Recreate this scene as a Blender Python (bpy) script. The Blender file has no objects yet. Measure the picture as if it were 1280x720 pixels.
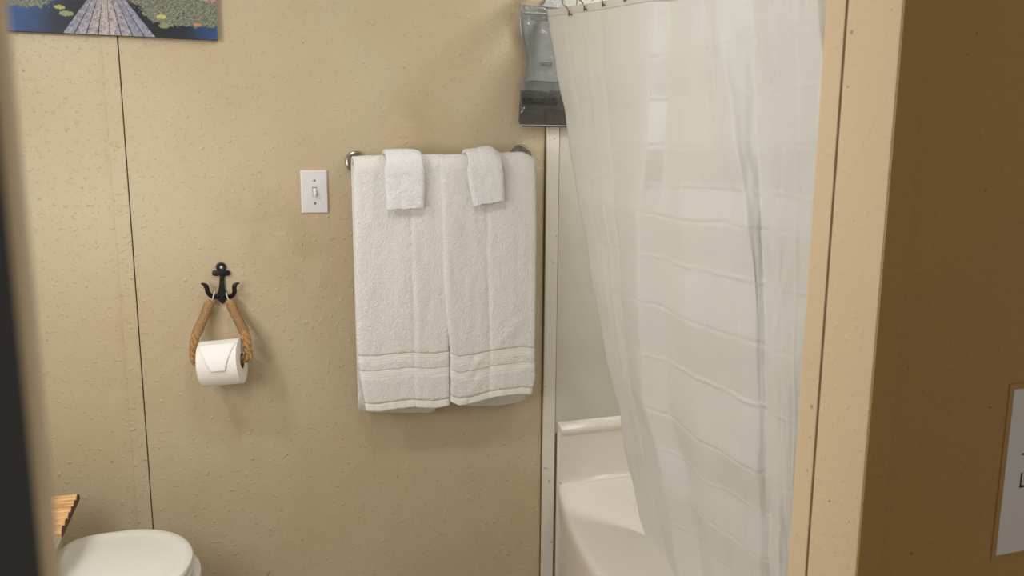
import bpy, bmesh, math, random
from mathutils import Vector, Matrix, noise
random.seed(7)
S = bpy.context.scene
COL = S.collection
V = Vector

# ------------------------------------------------------------------ camera
F_PX = 1013.0
PITCH, YAW, ROLL = math.radians(9.6), math.radians(18.4), math.radians(0.35)
CAM = V((0, -2.237, 1.36))
FW = V((math.sin(YAW) * math.cos(PITCH), math.cos(YAW) * math.cos(PITCH), -math.sin(PITCH)))
R0 = V((math.cos(YAW), -math.sin(YAW), 0))
U0 = R0.cross(FW)
RT = R0 * math.cos(ROLL) + U0 * math.sin(ROLL)
UP = U0 * math.cos(ROLL) - R0 * math.sin(ROLL)
cd = bpy.data.cameras.new('camera')
cam = bpy.data.objects.new('camera', cd)
COL.objects.link(cam)
M = Matrix((RT, UP, -FW)).transposed().to_4x4()
M.translation = CAM
cam.matrix_world = M
cd.sensor_width = 36
cd.lens = F_PX / 1280 * 36
cd.clip_start = 0.01
cd.dof.use_dof = True
cd.dof.focus_distance = 2.2
cd.dof.aperture_fstop = 9.0
S.camera = cam


def at(px, py, axis, val):
    """the point of the plane axis = val that is seen at a photo pixel"""
    r = FW + RT * ((px - 640) / F_PX) - UP * ((py - 360) / F_PX)
    t = (val - CAM[axis]) / r[axis]
    return CAM + r * t


def lerp(a, b, t): return a + (b - a) * t


def pl(pts, t):
    """piecewise linear through (t, v...) points, extrapolating"""
    if t <= pts[0][0]: i = 0
    else:
        i = len(pts) - 2
        for k in range(len(pts) - 1):
            if t <= pts[k + 1][0]:
                i = k
                break
    a, b = pts[i], pts[i + 1]
    return lerp(a[1], b[1], (t - a[0]) / (b[0] - a[0]))


def sst(a, b, x):
    t = max(0.0, min(1.0, (x - a) / (b - a)))
    return t * t * (3 - 2 * t)


# ------------------------------------------------------------------ materials
def lin(r, g, b):
    def c(u):
        u /= 255
        return u / 12.92 if u <= 0.04045 else ((u + 0.055) / 1.055) ** 2.4
    return (c(r), c(g), c(b), 1)


class Mat:
    def __init__(s, name, rgb, rough=0.5, metal=0.0, spec=0.5):
        s.m = bpy.data.materials.new(name)
        s.m.use_nodes = True
        s.t = s.m.node_tree
        s.b = s.t.nodes['Principled BSDF']
        s.out = s.t.nodes['Material Output']
        s.rgb = lin(*rgb)
        s.b.inputs['Base Color'].default_value = s.rgb
        s.b.inputs['Roughness'].default_value = rough
        s.b.inputs['Metallic'].default_value = metal
        s.b.inputs['Specular IOR Level'].default_value = spec
        s.co = s.t.nodes.new('ShaderNodeTexCoord')

    def n(s, kind, **kw):
        nd = s.t.nodes.new(kind)
        for k, v in kw.items():
            if k in nd.inputs: nd.inputs[k].default_value = v
            else: setattr(nd, k, v)
        return nd

    def l(s, a, b): s.t.links.new(a, b)

    def vec(s, scale=(1, 1, 1)):
        mp = s.n('ShaderNodeMapping')
        mp.inputs['Scale'].default_value = scale
        s.l(s.co.outputs['Object'], mp.inputs['Vector'])
        return mp.outputs[0]

    def noise(s, scale, detail=2, rough=0.5, v=None, dist=0.0):
        nd = s.n('ShaderNodeTexNoise', Scale=scale, Detail=detail, Roughness=rough, Distortion=dist)
        s.l(v if v else s.co.outputs['Object'], nd.inputs['Vector'])
        return nd.outputs['Fac']

    def ramp(s, fac, stops):
        r = s.n('ShaderNodeValToRGB')
        e = r.color_ramp.elements
        while len(e) < len(stops): e.new(0.5)
        for k, (p, c) in enumerate(stops):
            e[k].position = p
            e[k].color = c if len(c) == 4 else (*c, 1)
        s.l(fac, r.inputs[0])
        return r.outputs[0]

    def mul(s, a, k):
        m = s.n('ShaderNodeMath', operation='MULTIPLY')
        s.l(a, m.inputs[0])
        m.inputs[1].default_value = k
        return m.outputs[0]

    def add(s, a, b):
        m = s.n('ShaderNodeMath', operation='ADD')
        s.l(a, m.inputs[0]); s.l(b, m.inputs[1])
        return m.outputs[0]

    def bump(s, h, strength=0.3, dist=0.002):
        b = s.n('ShaderNodeBump', Strength=strength, Distance=dist)
        s.l(h, b.inputs['Height'])
        s.l(b.outputs[0], s.b.inputs['Normal'])

    def base(s, col): s.l(col, s.b.inputs['Base Color'])

    def mix(s, fac, a, b):
        m = s.n('ShaderNodeMix', data_type='RGBA')
        s.l(fac, m.inputs[0])
        for k, c in ((6, a), (7, b)):
            if isinstance(c, tuple): m.inputs[k].default_value = c
            else: s.l(c, m.inputs[k])
        return m.outputs[2]


def wall_paint(name, rgb, strength=0.55, stain=None, smudges=()):
    m = Mat(name, rgb, 0.42, spec=0.35)
    blob = m.ramp(m.noise(70, 1.5, 0.45, dist=0.1), [(0.61, (0, 0, 0)), (0.76, (1, 1, 1))])
    blob2 = m.ramp(m.noise(120, 2, 0.5), [(0.62, (0, 0, 0)), (0.72, (0.7, 0.7, 0.7))])
    fine = m.mul(m.noise(420, 2), 0.22)
    low = m.mul(m.noise(26, 2), 0.9)
    m.bump(m.add(m.add(m.add(blob, blob2), fine), low), strength, 0.0016)
    c0 = lin(*rgb)
    c1 = lin(*(stain or [v * 0.93 for v in rgb]))
    big = m.ramp(m.noise(2.3, 3, 0.55), [(0.42, (0, 0, 0)), (0.72, (1, 1, 1))])
    col = m.mix(m.mul(big, 0.55), c0, c1)
    # old smudges rubbed into the paint beside the switch, above the bar and under the paper roll
    for sx_, sz_, rad_ in smudges:
        dn = m.n('ShaderNodeVectorMath', operation='DISTANCE')
        m.l(m.co.outputs['Object'], dn.inputs[0])
        dn.inputs[1].default_value = (sx_, 0, sz_)
        f = m.ramp(m.mul(dn.outputs['Value'], 1 / rad_), [(0.25, (0.8, 0.8, 0.8)), (1.0, (0, 0, 0))])
        g = m.n('ShaderNodeMath', operation='MULTIPLY')
        m.l(f, g.inputs[0]); m.l(m.ramp(m.noise(9, 4, 0.6), [(0.38, (0, 0, 0)), (0.66, (1, 1, 1))]), g.inputs[1])
        col = m.mix(m.mul(g.outputs[0], 0.42), col, lin(166, 134, 94))
    speck = m.ramp(m.noise(75, 1, 0.4), [(0.775, (0, 0, 0)), (0.80, (1, 1, 1))])
    m.base(m.mix(m.mul(speck, 0.5), col, lin(95, 75, 48)))
    return m.m


MT = {}
MT['wall'] = wall_paint('beige_textured_wall_paint', (197, 182, 153), 0.85, stain=(188, 164, 130), smudges=((0.07, 1.16, 0.17), (0.46, 1.43, 0.13), (-0.03, 0.66, 0.18), (0.16, 1.05, 0.12)))
MT['wall_hall'] = wall_paint('tan_hall_wall_paint', (196, 154, 94), 0.5)
MT['jamb'] = wall_paint('cream_gloss_trim_paint', (226, 202, 166), 0.35)
MT['seam'] = Mat('brown_caulk_seam', (120, 92, 60), 0.8).m
MT['gap'] = Mat('dark_gap', (38, 30, 20), 0.9).m
m = Mat('off_white_trim', (224, 219, 208), 0.5)
m.bump(m.add(m.noise(60, 2), m.mul(m.noise(200, 2), 0.4)), 0.25, 0.001)
sp = m.ramp(m.noise(55, 1), [(0.76, (0, 0, 0)), (0.79, (1, 1, 1))])
m.base(m.mix(m.mul(sp, 0.5), lin(224, 219, 208), lin(130, 112, 90)))
MT['trim'] = m.m
m = Mat('grey_white_surround', (206, 204, 193), 0.5)
m.bump(m.add(m.noise(350, 2), m.mul(m.noise(40, 2, v=m.vec((1, 1, 0.15))), 0.8)), 0.3, 0.001)
m.base(m.mix(m.ramp(m.noise(5, 3), [(0.4, (0, 0, 0)), (0.7, (1, 1, 1))]), lin(208, 206, 195), lin(200, 197, 184)))
MT['surround'] = m.m
m = Mat('white_tub_acrylic', (232, 226, 214), 0.22)
m.bump(m.noise(18, 2), 0.08, 0.002)
MT['tub'] = m.m
m = Mat('white_porcelain', (228, 228, 224), 0.15)
m.bump(m.noise(9, 2), 0.03, 0.002)
MT['porcelain'] = m.m
m = Mat('white_seat_enamel', (226, 224, 216), 0.3)
m.bump(m.noise(300, 2), 0.05, 0.0005)
MT['seat'] = m.m


def terry(name, rgb, strength):
    m = Mat(name, rgb, 0.95, spec=0.1)
    h = m.add(m.add(m.noise(300, 3, 0.7), m.mul(m.noise(170, 3, 0.65), 1.5)), m.mul(m.noise(38, 2), 0.7))
    m.bump(h, strength, 0.006)
    c = m.ramp(m.noise(260, 2, 0.6), [(0.3, lin(*[v * 0.97 for v in rgb])), (0.65, lin(*rgb))])
    m.base(c)
    m.b.inputs['Sheen Weight'].default_value = 0.25
    return m.m


MT['towel'] = terry('white_terry', (250, 248, 244), 0.62)
MT['cloth'] = terry('bright_white_terry', (252, 252, 252), 0.62)
m = Mat('woven_border', (242, 239, 234), 0.85, spec=0.15)
m.bump(m.add(m.noise(500, 1), m.mul(m.noise(90, 1, v=m.vec((30, 1, 1))), 0.2)), 0.2, 0.001)
MT['border'] = m.m
m = Mat('brushed_nickel', (152, 146, 138), 0.3, 1.0)
m.bump(m.noise(300, 2, v=m.vec((1, 1, 6))), 0.05, 0.0005)
MT['nickel'] = m.m
m = Mat('antique_brass_wire', (128, 106, 70), 0.35, 1.0)
m.bump(m.noise(200, 2), 0.1, 0.0005)
MT['bronze'] = m.m
m = Mat('black_cast_iron', (7, 7, 8), 0.42)
m.bump(m.noise(260, 3), 0.3, 0.0008)
MT['iron'] = m.m
m = Mat('white_plastic', (226, 225, 226), 0.3)
m.bump(m.noise(300, 1), 0.03, 0.0003)
MT['plastic'] = m.m
m = Mat('toggle_plastic', (232, 228, 216), 0.25)
m.bump(m.noise(300, 1), 0.03, 0.0003)
MT['toggle'] = m.m
m = Mat('screw_steel', (150, 148, 144), 0.35, 0.9)
m.bump(m.noise(400, 1), 0.1, 0.0003)
MT['screw'] = m.m
m = Mat('manila_rope', (176, 138, 88), 0.85, spec=0.2)
fib = m.noise(260, 3, 0.6, v=m.vec((1, 1, 1)))
m.bump(fib, 0.6, 0.002)
m.base(m.ramp(fib, [(0.3, lin(140, 100, 58)), (0.65, lin(190, 152, 102))]))
MT['rope'] = m.m
m = Mat('tan_twine', (190, 156, 108), 0.8, spec=0.25)
fib = m.noise(420, 2, 0.6)
m.bump(fib, 0.5, 0.001)
m.base(m.ramp(fib, [(0.3, lin(150, 112, 70)), (0.66, lin(214, 184, 140))]))
MT['twine'] = m.m
m = Mat('white_cord', (236, 232, 224), 0.8)
m.bump(m.noise(700, 1), 0.3, 0.0005)
MT['cord'] = m.m
m = Mat('tissue_paper', (240, 237, 231), 0.95, spec=0.1)
m.bump(m.add(m.noise(110, 3, 0.5, dist=1.5), m.mul(m.noise(500, 1), 0.3)), 0.3, 0.0015)
MT['paper'] = m.m
m = Mat('tissue_paper_smooth', (243, 241, 238), 0.95, spec=0.1)
m.bump(m.noise(600, 1), 0.15, 0.0005)
MT['paper_flat'] = m.m
m = Mat('cardboard', (150, 122, 88), 0.9)
m.bump(m.noise(200, 2), 0.2, 0.001)
MT['card'] = m.m
m = Mat('light_pine_slats', (214, 170, 112), 0.5)
g = m.noise(22, 4, 0.6, v=m.vec((0.6, 9, 9)), dist=0.5)
m.base(m.ramp(g, [(0.3, lin(166, 112, 60)), (0.48, lin(214, 166, 106)), (0.68, lin(234, 202, 150))]))
m.bump(g, 0.15, 0.001)
MT['wood'] = m.m
m = Mat('shaded_tray_end', (74, 46, 24), 0.7)
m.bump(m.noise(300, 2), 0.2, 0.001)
MT['wood_shade'] = m.m
m = Mat('charcoal_door_paint', (78, 78, 80), 0.6)
m.bump(m.noise(80, 2), 0.1, 0.001)
MT['charcoal'] = m.m
m = Mat('sign_paper', (242, 238, 238), 0.6)
m.bump(m.noise(300, 2), 0.1, 0.0005)
MT['sign'] = m.m
m = Mat('black_ink', (38, 34, 36), 0.7)
m.bump(m.noise(300, 1), 0.02, 0.0003)
MT['ink'] = m.m
m = Mat('vinyl_floor', (150, 132, 108), 0.45)
g = m.noise(7, 4, 0.6, v=m.vec((1, 8, 1)))
m.base(m.ramp(g, [(0.3, lin(176, 166, 150)), (0.7, lin(206, 198, 184))]))
MT['floor'] = m.m
m = Mat('ceiling_white', (236, 230, 220), 0.8)
m.bump(m.noise(90, 3), 0.3, 0.002)
MT['ceiling'] = m.m

# curtain: thin white peva, part of the light passes through
m = Mat('white_vinyl_curtain', (237, 236, 231), 0.36, spec=0.45)
m.bump(m.add(m.mul(m.noise(600, 1), 0.15), m.noise(30, 2, 0.5)), 0.10, 0.002)
tr = m.n('ShaderNodeBsdfTranslucent', Color=lin(232, 230, 220))
mx = m.n('ShaderNodeMixShader', Fac=0.16)
m.l(m.b.outputs[0], mx.inputs[1]); m.l(tr.outputs[0], mx.inputs[2])
m.l(mx.outputs[0], m.out.inputs[0])
MT['curtain'] = m.m


def film(name, rgb, alpha, rough=0.12):
    m = Mat(name, rgb, rough, spec=0.6)
    m.bump(m.add(m.noise(22, 4, 0.6, dist=0.8), m.mul(m.noise(90, 2), 0.35)), 0.9, 0.010)
    m.b.inputs['Alpha'].default_value = alpha
    return m.m


MT['film'] = film('clear_grey_bag_film', (136, 140, 141), 0.42)
MT['film_dark'] = film('smoke_grey_band_film', (80, 81, 79), 0.64)
MT['film_seam'] = film('milky_bag_seam', (196, 198, 196), 0.75)
m = Mat('grey_folded_liner', (176, 178, 175), 0.7)
m.bump(m.add(m.noise(40, 3, 0.6), m.mul(m.noise(150, 2), 0.5)), 0.6, 0.004)
MT['liner'] = m.m
m = Mat('dark_folded_liner', (110, 110, 107), 0.7)
m.bump(m.noise(40, 3, 0.6), 0.5, 0.004)
MT['liner_dark'] = m.m
m = Mat('picture_print', (90, 110, 140), 0.55)
a = m.n('ShaderNodeAttribute')
a.attribute_name = 'print'
m.base(a.outputs['Color'])
m.bump(m.noise(900, 1), 0.1, 0.0004)
MT['print'] = m.m
m = Mat('picture_edge', (36, 40, 52), 0.6)
m.bump(m.noise(900, 1), 0.1, 0.0004)
MT['print_edge'] = m.m


# ------------------------------------------------------------------ mesh helpers
def link_mesh(name, bm, mat, parent=None, smooth=True, origin=None):
    bmesh.ops.recalc_face_normals(bm, faces=bm.faces)
    for e in bm.edges:
        if len(e.link_faces) == 2 and e.calc_face_angle(0) > 0.62: e.smooth = False
    me = bpy.data.meshes.new(name)
    bm.to_mesh(me)
    bm.free()
    return link_me(name, me, mat, parent, smooth, origin)


def link_me(name, me, mat, parent=None, smooth=True, origin=None):
    o = bpy.data.objects.new(name, me)
    COL.objects.link(o)
    me.materials.append(mat)
    if smooth:
        me.polygons.foreach_set('use_smooth', [True] * len(me.polygons))
    if parent:
        o.parent = parent
        me.transform(Matrix.Translation(-parent.location))
    elif origin is not None:
        me.transform(Matrix.Translation(-V(origin)))
        o.location = origin
    return o


def from_data(name, vs, fs, mat, parent=None, smooth=True, origin=None, recalc=True):
    bm = bmesh.new()
    vv = [bm.verts.new(v) for v in vs]
    for f in fs:
        try: bm.faces.new([vv[i] for i in f])
        except ValueError: pass
    if not recalc:
        me = bpy.data.meshes.new(name)
        bm.to_mesh(me); bm.free()
        return link_me(name, me, mat, parent, smooth, origin)
    return link_mesh(name, bm, mat, parent, smooth, origin)


def add_box(bm, lo, hi, bev=0.0, seg=2):
    r = bmesh.ops.create_cube(bm, size=1)
    vs = r['verts']
    lo, hi = V(lo), V(hi)
    for v in vs:
        v.co = V([lerp(lo[k], hi[k], v.co[k] + 0.5) for k in range(3)])
    if bev:
        es = {e for v in vs for e in v.link_edges}
        bmesh.ops.bevel(bm, geom=list(es), offset=bev, segments=seg, affect='EDGES', profile=0.6)


def box(name, lo, hi, mat, parent=None, bev=0.0, smooth=False, origin=None):
    bm = bmesh.new()
    add_box(bm, lo, hi, bev)
    return link_mesh(name, bm, mat, parent, smooth, origin)


def frames_along(path):
    """parallel transported frames"""
    n = len(path)
    T = []
    for i in range(n):
        t = path[min(i + 1, n - 1)] - path[max(i - 1, 0)]
        T.append(t.normalized())
    ref = V((0, 0, 1)) if abs(T[0].z) < 0.9 else V((1, 0, 0))
    N = [(ref - T[0] * ref.dot(T[0])).normalized()]
    for i in range(1, n):
        v = N[-1] - T[i] * N[-1].dot(T[i])
        N.append(v.normalized())
    return T, N, [T[i].cross(N[i]) for i in range(n)]


def add_tube(bm, path, rad, seg=12, cap=True, closed=False):
    path = [V(p) for p in path]
    if closed:
        path = path + [path[0]]
    T, N, B = frames_along(path)
    rings = []
    n = len(path) - (1 if closed else 0)
    for i in range(n):
        r = rad(i / (len(path) - 1)) if callable(rad) else rad
        rings.append([bm.verts.new(path[i] + (N[i] * math.cos(a) + B[i] * math.sin(a)) * r)
                      for a in [2 * math.pi * k / seg for k in range(seg)]])
    m_ = n if closed else n - 1
    for i in range(m_):
        A, C = rings[i], rings[(i + 1) % n]
        for k in range(seg):
            bm.faces.new((A[k], A[(k + 1) % seg], C[(k + 1) % seg], C[k]))
    if cap and not closed:
        bm.faces.new(rings[0][::-1]); bm.faces.new(rings[-1])


def tube(name, path, rad, mat, parent=None, seg=12, closed=False, origin=None):
    bm = bmesh.new()
    add_tube(bm, path, rad, seg, True, closed)
    return link_mesh(name, bm, mat, parent, True, origin)


def catmull(pts, n):
    pts = [V(p) for p in pts]
    out = []
    k = len(pts)
    for i in range(k - 1):
        p0 = pts[max(i - 1, 0)]; p1 = pts[i]; p2 = pts[i + 1]; p3 = pts[min(i + 2, k - 1)]
        for j in range(n):
            t = j / n
            out.append(0.5 * ((2 * p1) + (p2 - p0) * t + (2 * p0 - 5 * p1 + 4 * p2 - p3) * t * t + (3 * p1 - p0 - 3 * p2 + p3) * t ** 3))
    out.append(pts[-1])
    return out


def add_loft(bm, rings, cap0=True, cap1=True):
    R = [[bm.verts.new(p) for p in r] for r in rings]
    n = len(R[0])
    for i in range(len(R) - 1):
        for k in range(n):
            bm.faces.new((R[i][k], R[i][(k + 1) % n], R[i + 1][(k + 1) % n], R[i + 1][k]))
    if cap0: bm.faces.new(R[0][::-1])
    if cap1: bm.faces.new(R[-1])


def loft(name, rings, mat, parent=None, cap0=True, cap1=True, origin=None):
    bm = bmesh.new()
    add_loft(bm, rings, cap0, cap1)
    return link_mesh(name, bm, mat, parent, True, origin)


def add_lathe(bm, prof, centre, axis, seg=40):
    """prof: (radius, distance along axis)"""
    ax = V(axis).normalized()
    u = ax.orthogonal().normalized(); w = ax.cross(u)
    c = V(centre)
    add_loft(bm, [[c + ax * d + (u * math.cos(2 * math.pi * k / seg) + w * math.sin(2 * math.pi * k / seg)) * max(r, 1e-5)
                   for k in range(seg)] for r, d in prof])


def lathe(name, prof, centre, axis, mat, parent=None, seg=40, origin=None):
    bm = bmesh.new()
    add_lathe(bm, prof, centre, axis, seg)
    return link_mesh(name, bm, mat, parent, True, origin)


def add_prism(bm, pts, y0, y1, bev=0.0):
    """outline in x,z extruded from y0 to y1"""
    A = [bm.verts.new((p[0], y0, p[1])) for p in pts]
    B = [bm.verts.new((p[0], y1, p[1])) for p in pts]
    n = len(pts)
    fs = [bm.faces.new(A), bm.faces.new(B[::-1])]
    for k in range(n):
        bm.faces.new((A[k], B[k], B[(k + 1) % n], A[(k + 1) % n]))
    if bev:
        es = [e for e in fs[0].edges] + [e for e in fs[1].edges]
        bmesh.ops.bevel(bm, geom=es, offset=bev, segments=2, affect='EDGES', profile=0.6)


def grid(name, rows, mat, parent=None, thick=0.0, offset=-1.0, origin=None, closed=False):
    n = len(rows[0])
    vs = [p for r in rows for p in r]
    fs = []
    for i in range(len(rows) - 1):
        for k in range(n - 1):
            fs.append((i * n + k, i * n + k + 1, (i + 1) * n + k + 1, (i + 1) * n + k))
    o = from_data(name, vs, fs, mat, parent, True, origin, recalc=False)
    if thick:
        md = o.modifiers.new('thickness', 'SOLIDIFY')
        md.thickness = thick
        md.offset = offset
    return o


def thing(name, loc, label, cat, group=None):
    o = bpy.data.objects.new(name, None)
    COL.objects.link(o)
    o.location = loc
    o.empty_display_size = 0.05
    return tag(o, label, cat, group)


def tag(o, label, cat, group=None):
    o['label'] = label
    o['category'] = cat
    if group: o['group'] = group
    return o


def struct(o):
    o['kind'] = 'structure'
    return o


# ------------------------------------------------------------------ the room
XL, XR, YF, YH, ZC = -0.70, 1.68, -1.31, -1.432, 2.25
struct(box('floor', (-1.6, -3.2, -0.05), (2.6, 0.10, 0), MT['floor']))
struct(box('ceiling', (XL, YF, ZC), (XR, 0.0, ZC + 0.05), MT['ceiling']))
CRX = -0.2675
bm = bmesh.new()
add_box(bm, (XL - 0.1, 0, 0), (CRX - 0.0012, 0.06, ZC + 0.05))
add_box(bm, (CRX + 0.0012, 0, 0), (XR + 0.1, 0.06, ZC + 0.05))
add_box(bm, (CRX - 0.004, 0.055, 0), (CRX + 0.004, 0.06, ZC + 0.05))
wb = struct(link_mesh('wall_back', bm, MT['wall'], None, False))
bt = struct(box('trim_1', (CRX - 0.0365, -0.0038, 0.0), (CRX - 0.0014, 0.0004, ZC), MT['wall'], None, 0.001))
struct(box('wall_left', (XL - 0.06, YF, 0), (XL, 0, ZC), MT['wall']))
struct(box('wall_right', (XR, YF, 0), (XR + 0.06, 0, ZC), MT['surround']))
# near wall with the doorway
bm = bmesh.new()
add_box(bm, (0.7562, YH, 0), (2.5, YF, ZC))
add_box(bm, (-1.5, YH, 0), (-0.22, YF, ZC))
add_box(bm, (-0.22, YH, 2.06), (0.764, YF, ZC))
struct(link_mesh('wall_front', bm, MT['wall_hall'], None, False))
struct(box('trim_2', (0.7485, YH - 0.004, 0), (0.7560, -1.3430, 2.06), MT['jamb'], None, 0.0025))
struct(box('trim_3', (0.7500, -1.3370, 0), (0.7645, -1.2985, 2.06), MT['jamb'], None, 0.003))
struct(box('trim_4', (0.7520, -1.3435, 0), (0.763, -1.3370, 2.06), MT['seam']))
struct(box('trim_5', (0.7500, YH - 0.006, 0), (0.786, YH + 0.001, 2.12), MT['wall_hall'], None, 0.002))
# white strip at the end of the back wall, and the tub surround beyond it
TX0, TX1 = 0.8445, 0.8835
struct(box('trim_6', (TX0, -0.010, 0), (TX1, 0.001, ZC), MT['trim'], None, 0.002))
sur = struct(box('trim_7', (TX1 + 0.0025, -0.006, 0.50), (XR, 0.001, ZC), MT['surround']))
struct(box('trim_8', (TX0 - 0.0035, -0.002, 0), (TX0 + 0.001, 0.0005, ZC), MT['seam']))
struct(box('trim_9', (TX1 - 0.001, -0.003, 0), (TX1 + 0.003, 0.0005, ZC), MT['seam']))

# the door leaf standing just beside the camera, at the left border
DXE = at(37, 540, 1, -2.037).x
bm = bmesh.new()
add_box(bm, (DXE - 0.75, -2.037, 0.0), (DXE, -2.0245, 2.0), 0.002)
dr = struct(link_mesh('door_1', bm, MT['charcoal'], None, False))
ed = box('door_edge', (DXE - 0.004, -2.0365, 0.01), (DXE + 0.0012, -2.0250, 1.99), MT['jamb'], dr, 0.001)
ed['label'] = 'cream painted edge of the dark door'

# ------------------------------------------------------------------ canvas picture
PX0, PX1, PZ0, PZ1 = -0.535, -0.0385, 1.6305, 1.96
PTH = 0.018
p = at(272, 50, 1, -PTH)
PX1, PZ0 = p.x, p.z
p2 = at(0, 38, 1, -PTH)
pic = thing('canvas_picture', (PX0, 0, PZ0), 'canvas print of a plank boardwalk crossing a blue lily pond, hung high on the wall', 'picture')
box('canvas_edge', (PX0, -PTH + 0.0006, PZ0), (PX1, -0.0005, PZ1), MT['print_edge'], pic, 0.001)


def mixc(a, b, t): return tuple(lerp(a[k], b[k], t) for k in range(3))


def nz(x, z, s, seed=0): return noise.noise(V((x * s + seed * 13.7, z * s, seed * 3.1))) * 0.5 + 0.5


def print_col(x, z):
    w, h = PX1 - PX0, PZ1 - PZ0
    xc = -0.283
    v = (z - PZ0) * 0.48               # height above the lower edge
    hz = 0.066                         # far shore
    if v > hz:
        t = (v - hz) / (h * 0.48 - hz)
        hill = 0.012 + 0.012 * nz(x, 0, 9, 5)
        if v - hz < hill: return mixc((26, 34, 30), (52, 58, 40), nz(x, z, 90, 6))
        sky = mixc((246, 168, 120), (120, 120, 176), min(1, t * 1.3))
        cl = sst(0.5, 0.75, noise.fractal(V((x * 7, z * 22, 2)), 0.6, 2, 4) * 0.5 + 0.5)
        return mixc(sky, (236, 140, 130), cl * 0.7)
    # boardwalk
    k = max(0.0, 1 - v / 0.064)
    half = 0.0985 * k + 0.003
    u = (x - xc) / half
    if abs(u) < 1:
        q = (u + 1) * 4.0
        fr = q - math.floor(q)
        wob = 0.06 * (nz(x, z, 60, 3) - 0.5)
        if fr < 0.085 + wob * 0.3 or fr > 0.985: return (24, 22, 30)
        i = int(q)
        base = [(158, 158, 172), (168, 164, 174), (182, 174, 172), (192, 182, 174), (188, 178, 172), (170, 166, 170), (148, 150, 166), (156, 156, 172)][i % 8]
        g = nz(x, z, 320, 4) * 0.6 + nz(x * 1.0, z, 120, 8) * 0.5
        return mixc(base, (84, 82, 104), max(0, min(0.85, (g - 0.42) * 1.7)))
    # water
    d = abs(x - xc) / 0.25
    water = mixc((10, 14, 26), (44, 92, 158), sst(0.36, 1.0, d + 0.10 * nz(x, z, 26, 1) - 0.05 + (0.12 if x < xc else -0.12)) * (0.9 if v < 0.05 else 0.8))
    if x < xc:
        water = mixc(water, (66, 118, 178), sst(0.018, 0.05, v) * 0.55 * sst(0.25, 0.6, d))
    # pink sky mirrored further out
    water = mixc(water, (232, 160, 150), sst(0.037, 0.047, v + 0.006 * nz(x, z, 40, 2)) * 0.85)
    # lily pads, in two fields
    def pads(lo):
        s = noise.noise(V((x * 150, z * 330, 4.4))) * 0.5 + 0.5
        e = sst(lo, lo + 0.06, s)
        c = mixc((80, 90, 78), (146, 146, 126), sst(0.2, 0.8, nz(x, z * 3.2, 210, 9)))
        if nz(x, z * 2, 200, 12) > 0.78: c = (176, 172, 128)
        return e, c
    if x > xc:
        low = 0.012 + 0.014 * max(0, (1.2 - (x - xc) / 0.1)) * 0.9 + 0.006 * (nz(x, 0, 40, 7) - 0.5)
        hi = 0.050 - 0.010 * max(0, (x - xc - 0.08) / 0.16)
        cov = sst(low, low + 0.005, v) * (1 - sst(hi, hi + 0.006, v)) * sst(half + 0.004, half + 0.03, x - xc)
        th = 0.68 - 0.48 * cov
    else:
        low = 0.025 + 0.010 * sst(0.4, 0.0, (xc - x) / 0.25)
        cov = sst(low, low + 0.006, v + 0.006 * (nz(x, 0, 30, 7) - 0.5)) * (1 - sst(0.056, 0.066, v)) * sst(half + 0.05, half + 0.10, xc - x)
        th = 0.70 - 0.52 * cov
    e, c = pads(th)
    if cov < 0.02: e = 0
    col = mixc(water, c, e)
    # a pink bloom and two yellow groups of pads
    for bx, bz, r, cc in ((-0.083, 0.0165, 0.006, (206, 132, 86)), (-0.165, 0.0235, 0.007, (206, 196, 110)), (-0.160, 0.013, 0.008, (150, 160, 104)),
                          (-0.385, 0.028, 0.007, (196, 196, 110)), (-0.372, 0.0215, 0.009, (160, 172, 110)), (-0.335, 0.026, 0.005, (160, 172, 90))):
        rr = math.hypot((x - bx) / 1.7, (v - bz) * 3.0)
        if rr < r * (0.7 + 0.5 * nz(x, z, 260, 15)): col = mixc(col, cc, 0.85)
    return col


NXP, NZP = 420, 150
vs, cols = [], []
for j in range(NZP + 1):
    tz = (j / NZP) ** 1.6
    for i in range(NXP + 1):
        x = lerp(PX0, PX1, i / NXP); z = lerp(PZ0, PZ1, tz)
        vs.append((x, -PTH, z)); cols.append(lin(*print_col(x, z)))
fs = [(j * (NXP + 1) + i, j * (NXP + 1) + i + 1, (j + 1) * (NXP + 1) + i + 1, (j + 1) * (NXP + 1) + i) for j in range(NZP) for i in range(NXP)]
me = bpy.data.meshes.new('canvas_print')
me.from_pydata(vs, [], fs)
ca = me.color_attributes.new('print', 'FLOAT_COLOR', 'POINT')
ca.data.foreach_set('color', [c for q in cols for c in q])
link_me('canvas_print', me, MT['print'], pic, False)

# ------------------------------------------------------------------ light switch
a, b = at(376, 213, 1, -0.006), at(410, 266, 1, -0.006)
sx, sz = (a.x + b.x) / 2, (a.z + b.z) / 2
sw = thing('light_switch', (sx, 0, sz), 'white toggle light switch plate on the beige wall, left of the towels', 'light switch')
bm = bmesh.new()
w, h = 0.0350, 0.0570
prof = [(1.0, 0.0), (1.0, 0.0025), (0.985, 0.0042), (0.93, 0.0062), (0.91, 0.0064)]
rings = []
for s_, d in prof:
    ww, hh = w - (1 - s_) * w, h - (1 - s_) * w
    rings.append([V((sx + cx_, -d, sz + cz_)) for cx_, cz_ in ((-ww, -hh), (ww, -hh), (ww, hh), (-ww, hh))])
add_loft(bm, rings)
pl_ = link_mesh('plate', bm, MT['plastic'], sw, False)
bm = bmesh.new()
add_box(bm, (sx - 0.0055, -0.0070, sz - 0.0125), (sx + 0.0055, -0.0060, sz + 0.0125))
o = link_mesh('toggle_slot', bm, MT['screw'], sw, False)
o['label'] = 'grey recess around the toggle'
bm = bmesh.new()
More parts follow.
